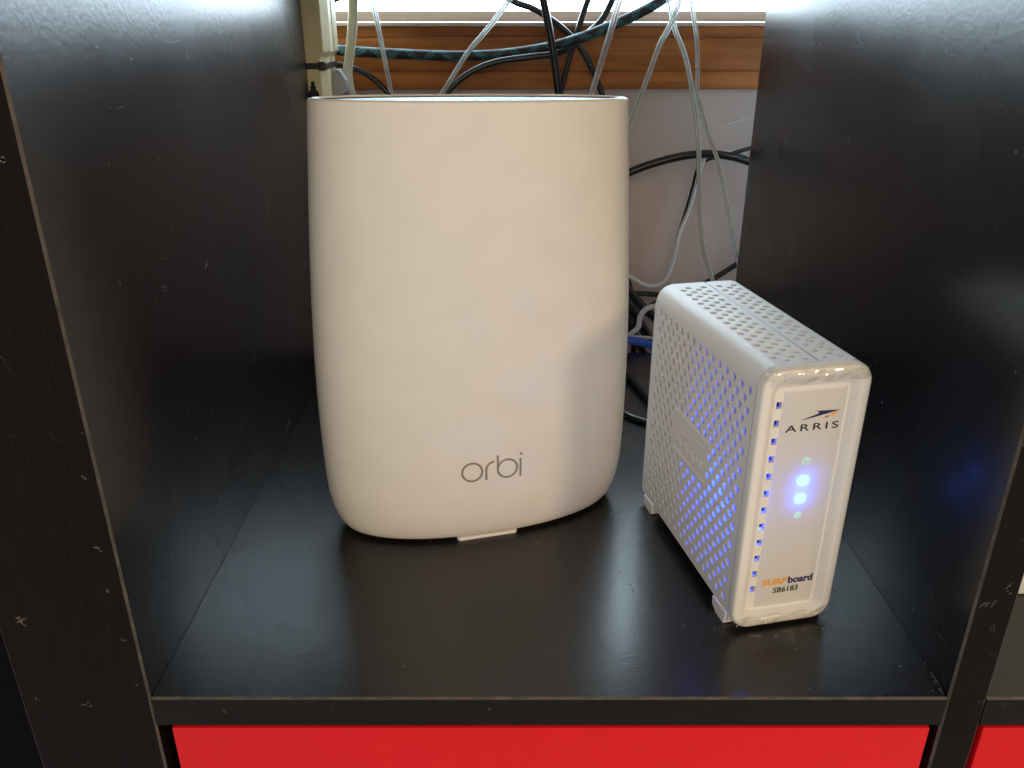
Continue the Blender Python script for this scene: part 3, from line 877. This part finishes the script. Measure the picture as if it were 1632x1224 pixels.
def creases(cx, cz, n, seed, spread, top):
    """sharp bright folds of the film"""
    rnd = random.Random(seed)
    b = MB()
    for _ in range(n):
        x = cx + rnd.uniform(-spread, spread); z = cz + rnd.uniform(-.16, .16); a = rnd.uniform(-0.9, 0.9) + (0 if rnd.random() < .6 else 1.2)
        L = rnd.uniform(.08, .34); pts = []
        for i in range(5):
            t = (i / 4 - .5) * L; bend = rnd.uniform(-.03, .03)
            px, pz = x + t * cos(a) - bend * sin(a), z + t * sin(a) + bend * cos(a)
            px = min(max(px, .12), MW - .12); pz = min(max(pz, Z0 + .06), ZTOP - .04)
            pts.append((px, pz, rnd.uniform(.008, .028) * (1 - abs(i - 2) / 2.6)))
        rings = []
        for i, (px, pz, w_) in enumerate(pts):
            y = -.035 - rnd.uniform(.0, .07)
            rings.append([(px + w_ * sin(a), y + .02, pz - w_ * cos(a)), (px, y - .02, pz), (px - w_ * sin(a), y + .02, pz + w_ * cos(a))])
        b.loft(rings, closed=False)
    o = b.build('film_crease', M['film_crease'], modem, fix=False)
    o['kind'] = 'stuff'
creases(0.75, ZTOP - .28, 8, 5, .5, True); creases(4.2, ZTOP - .26, 7, 6, .5, True); creases(2.4, ZTOP - .22, 5, 8, 1.2, True)
creases(0.75, Z0 + .34, 5, 9, .5, False); creases(2.0, Z0 + .3, 6, 10, .5, False); creases(4.2, Z0 + .36, 4, 12, .5, False)
tb_ = MB()
tb_.add([(MW - .35, .25, Z0 + .20), (MW + .16, .12, Z0 + .16), (MW + .22, .2, Z0 + .42), (MW + .05, .1, Z0 + .62)], [(0, 1, 2, 3)])
tb_.build('protective_film', M['film'], modem)

# ------------------------------------------------------------------ power strip and plug
ps = thing('power_strip', 'beige power strip with black tie, hanging behind the left panel', 'power strip', (0, 0, 0))
ps.location = (-0.17, 0.40, 0.16)
def lp(p): return (p[0] + 17, p[1] - 40, p[2] - 16)
b = MB()
def sect(z, xr, yoff): return [lp((-19.2, 39.4, z)), lp((xr - 0.45, 39.4, z)), lp((xr, 40.2 + yoff, z)), lp((xr, 43.0, z)), lp((-19.2, 43.0, z))]
b.loft([sect(z, xr, 0) for z, xr in ((16, -15.38), (23.35, -15.38), (23.75, -15.05), (45, -15.05))], cap0=True, cap1=True)
strip_body = b.build('strip_body', M['beige'], ps, bevel=0.06)
b = MB(); b.box(lp((-19.3, 39.30, 22.55)), lp((-15.28, 43.1, 22.98))); tie = b.build('cable_tie', M['black_pvc'], ps, bevel=0.05)
b = MB(); b.box(lp((-15.9, 39.18, 22.45)), lp((-15.4, 39.34, 23.08))); b.build('tie_head', M['black_pvc'], tie, bevel=0.05)
b = MB(); kc = at(499, 140, y=39.38)
b.add([lp((kc.x + .22 * cos(t), 39.385, kc.z + .22 * sin(t))) for t in [2 * pi * i / 20 for i in range(20)]], [tuple(range(20))])
b.add([lp((kc.x - .14, 39.383, kc.z)), lp((kc.x + .14, 39.383, kc.z)), lp((kc.x + .14, 39.383, kc.z + .45)), lp((kc.x - .14, 39.383, kc.z + .45))], [(0, 1, 2, 3)])
b.add([lp((kc.x + .42 * cos(t), 39.384, kc.z - .5 + .42 * sin(t))) for t in [2 * pi * i / 20 for i in range(20)]], [tuple(range(20))])
b.build('keyhole', M['black_hole'], strip_body, fix=False)
ridge = MB(); ridge.box(lp((-15.345, 41.2, 16.1)), lp((-15.30, 41.35, 23.3))); ridge.box(lp((-15.045, 41.2, 23.8)), lp((-15.0, 41.35, 44.9))); ridge.build('strip_seam', M['beige'], ps)

pc = at(530, 132, y=42)
pl = thing('power_plug', 'grey angular power plug stuck in the beige power strip', 'plug', (-15.36, 42, pc.z))
b = MB()
b.loft([[(0, -.7, -.9), (0, .7, -.9), (0, .7, 1.0), (0, -.7, 1.0)], [(.55, -.7, -.9), (.55, .7, -.9), (.55, .7, 1.0), (.55, -.7, 1.0)], [(1.0, -.55, -.6), (1.0, .55, -.6), (1.0, .55, .25), (1.0, -.55, .25)]], cap0=True, cap1=True)
b.build('plug_body', M['grey_plug'], pl, bevel=0.08)
tube_mesh('plug_cord', spline([Vector((.9, 0, -.2)), Vector((1.2, .3, -2)), Vector((.8, .6, -6)), Vector((.5, .6, -14))]), 0.25, M['grey_plug'], pl)

# ------------------------------------------------------------------ cables
def cable(name, pts, r, mat, label, cat='cable', rb=None, group=None, uv=False, seg=12):
    o = tube_mesh(name, spline([at(px, py, y=y) for px, py, y in pts]), r, M[mat], None, seg, rb, 0, uv)
    return tag(o, label, cat, group)
def twin(pts, mat1, mat2, label, r=0.095):
    path = spline([at(px, py, y=y) for px, py, y in pts])
    c = path[0]
    t = thing('speaker_wire', label, 'wire', c, 0, 'clear twin wires hanging behind the shelf')
    path = [p - c for p in path]
    tube_mesh('strand', path, r, M[mat1], t, 10, None, -r * 1.02)
    tube_mesh('strand', path, r, M[mat2], t, 10, None, r * 1.02)
cable('ivory_cable', [(563, -60, 43.4), (563, -10, 43.4), (562, 40, 43.2), (557, 90, 43), (554, 120, 43), (560, 150, 43), (575, 185, 43.3), (585, 240, 44)], 0.38, 'beige_cord', 'thick ivory flat power cord hanging beside the power strip', rb=0.2)
twin([(586, -60, 44), (594, 0, 44), (604, 50, 44), (613, 95, 44), (624, 150, 44), (640, 230, 44)], 'tinned', 'tinned', 'clear twin wire falling right of the ivory cord')
twin([(845, -50, 43), (812, 0, 43), (778, 45, 43), (745, 85, 43), (705, 148, 43), (660, 215, 43)], 'tinned', 'greenish', 'clear twin wire slanting down left above the router middle')
twin([(1005, -60, 43), (988, 0, 43), (972, 55, 43), (958, 100, 43), (943, 150, 43), (925, 220, 43)], 'tinned', 'copper', 'pinkish clear twin wire above the router\'s right end', 0.12)
twin([(1105, -60, 42), (1086, -5, 42), (1070, 37, 42), (1052, 70, 42), (1037, 110, 42), (1020, 155, 42), (1003, 200, 42), (985, 260, 42)], 'greenish', 'tinned', 'clear twin wire slanting behind the router\'s right edge', 0.10)
twin([(1050, -60, 43), (1066, 0, 43), (1075, 45, 43), (1092, 90, 43), (1103, 145, 43), (1112, 210, 43), (1114, 270, 43), (1115, 340, 43), (1122, 400, 43), (1136, 450, 43), (1146, 520, 43)], 'greenish', 'tinned', 'clear twin wire dropping straight behind the modem\'s back', 0.10)
twin([(1090, -60, 41.8), (1101, 0, 41.8), (1110, 60, 41.8), (1112, 110, 41.8), (1112, 150, 41.8), (1126, 205, 41.8), (1145, 260, 41.8), (1158, 320, 41.8), (1168, 375, 41.8), (1180, 435, 41.8), (1192, 500, 41.8)], 'tinned', 'greenish', 'clear twin wire running down along the right panel', 0.085)

cable('braided_cable', [(470, 70, 45), (525, 78, 45), (580, 83, 45), (640, 86, 45), (720, 89, 45), (800, 86, 45), (870, 76, 44.6), (920, 62, 44.4), (965, 45, 44.4), (1020, 20, 44.4), (1062, -5, 44.4), (1130, -60, 44.4)], 0.40, 'braid', 'thick black cable with teal braided pattern crossing the wood', uv=True, seg=20)
cable('black_cable', [(470, 100, 44.2), (525, 101, 44), (560, 107, 44), (590, 122, 44), (620, 152, 44), (650, 210, 44)], 0.22, 'black_pvc', 'thin black cable curving down beside the ivory cord')
cable('black_cable', [(680, 190, 43.6), (712, 148, 43.6), (745, 118, 43.8), (790, 99, 44), (850, 90, 44), (890, 84, 44), (925, 62, 45), (960, 30, 46), (985, -20, 46)], 0.26, 'black_pvc', 'black cable arching up from the router under the braided cable')
cable('black_cable', [(856, -60, 43.2), (866, 0, 43.2), (876, 50, 43.2), (884, 100, 43.2), (890, 150, 43.2), (896, 220, 43.2)], 0.30, 'black_pvc', 'straight black cable dropping just behind the router middle')
cable('black_cable', [(960, -60, 45.4), (937, 0, 45.4), (922, 45, 45.4), (907, 95, 45.4), (893, 150, 45.4), (880, 220, 45.4)], 0.24, 'black_pvc', 'black cable slanting down left, right of the straight one')
cable('black_cable', [(760, -40, 46), (815, 0, 46), (850, 14, 46), (885, 36, 46), (912, 60, 46), (935, 92, 46), (958, 145, 46), (975, 210, 46)], 0.25, 'black_pvc', 'black cable slanting down right across the window trim')
cable('black_cable', [(505, 22, 46), (525, 3, 46), (550, -8, 46), (600, -30, 46)], 0.25, 'black_pvc', 'short black cable end by the top of the power strip')

cable('black_cable', [(930, 310, 45), (1003, 275, 45), (1050, 258, 45), (1100, 247, 45), (1150, 247, 45), (1200, 260, 45), (1260, 290, 45)], 0.34, 'black_pvc', 'thick black cable bowed across the bare wall')
cable('black_cable', [(1080, 380, 46.3), (1094, 335, 46.3), (1104, 300, 46.2), (1112, 270, 46), (1128, 254, 45.9), (1155, 248, 45.7), (1202, 234, 45.7), (1260, 215, 45.7)], 0.17, 'black_pvc', 'thin black cable rising right above the bowed one')
cable('white_cable', [(1190, 244, 46.2), (1150, 243, 46.2), (1128, 249, 46.0), (1117, 268, 45.8), (1108, 300, 45.8), (1098, 335, 45.8), (1083, 372, 45.8), (1073, 415, 45.8), (1060, 447, 45.6), (1035, 456, 45.4), (1003, 440, 45.4), (960, 410, 45.4)], 0.17, 'white_pvc', 'thin pale blue-white cable looping down to the router')
cable('black_cable', [(1240, 385, 46), (1180, 418, 46), (1130, 448, 46), (1080, 470, 46), (1040, 469, 46), (1000, 466, 46), (940, 460, 46)], 0.24, 'black_pvc', 'black cable passing low behind the modem\'s top')
cable('black_cable', [(960, 410, 44.5), (1003, 465, 44.5), (1020, 485, 44.5), (1036, 500, 44.5), (1060, 520, 44.5), (1090, 560, 44.5)], 0.42, 'black_pvc', 'thick black cable between router and modem, uppermost')
cable('black_cable', [(970, 440, 43.4), (1003, 488, 43.4), (1020, 516, 43.4), (1036, 542, 43.4), (1060, 585, 43.4)], 0.44, 'black_pvc', 'thick black cable between router and modem, middle one')
cable('black_cable', [(985, 490, 42.6), (1005, 525, 42.6), (1020, 550, 42.6), (1030, 580, 42.6), (1045, 640, 42.6)], 0.40, 'black_pvc', 'thick black cable dropping behind the shelf\'s back edge')
cable('white_cable', [(1075, 488, 42.2), (1046, 488, 42.2), (1030, 492, 42.2), (1020, 505, 42.2), (1018, 520, 42.2), (1008, 530, 42.2), (985, 545, 42.2)], 0.24, 'white_pvc', 'white cable curling between router and modem above the blue one')
cable('white_cable', [(980, 540, 41.2), (1010, 537, 41.2), (1045, 540, 41.2), (1090, 552, 41)], 0.14, 'white_pvc', 'thin white cable lying along the blue cable')
cable('blue_cable', [(960, 542, 40), (1000, 542, 40), (1025, 546, 40), (1045, 553, 40), (1080, 562, 39.5), (1120, 575, 38)], 0.36, 'blue_pvc', 'blue network cable between router and modem')
cable('black_cable', [(975, 505, 44.8), (1002, 508, 44.8), (1022, 498, 44.8), (1044, 484, 44.8), (1075, 474, 44.8)], 0.26, 'black_pvc', 'thin black cable rising to the right among the tangle behind the modem')
cable('black_cable', [(996, 430, 46.4), (1008, 480, 46.4), (1013, 520, 46.4), (1010, 560, 46.4), (1012, 620, 46.4)], 0.3, 'black_pvc', 'black cable hanging straight down at the back of the tangle')
def floor_cable(pts, r, label):
    P = []
    for px, py in pts:
        p = at(px, py, z=r); P.append(p)
    return tag(tube_mesh('black_cable', spline(P), r, M['black_pvc']), label, 'cable')
floor_cable([(960, 545), (985, 575), (1000, 594), (1018, 614), (1036, 636), (1060, 662)], 0.36, 'thick black cable lying on the shelf behind the modem')
floor_cable([(940, 610), (975, 640), (993, 656), (1010, 666), (1032, 673), (1065, 684)], 0.25, 'thinner black cable lying on the shelf in front of the thick one')
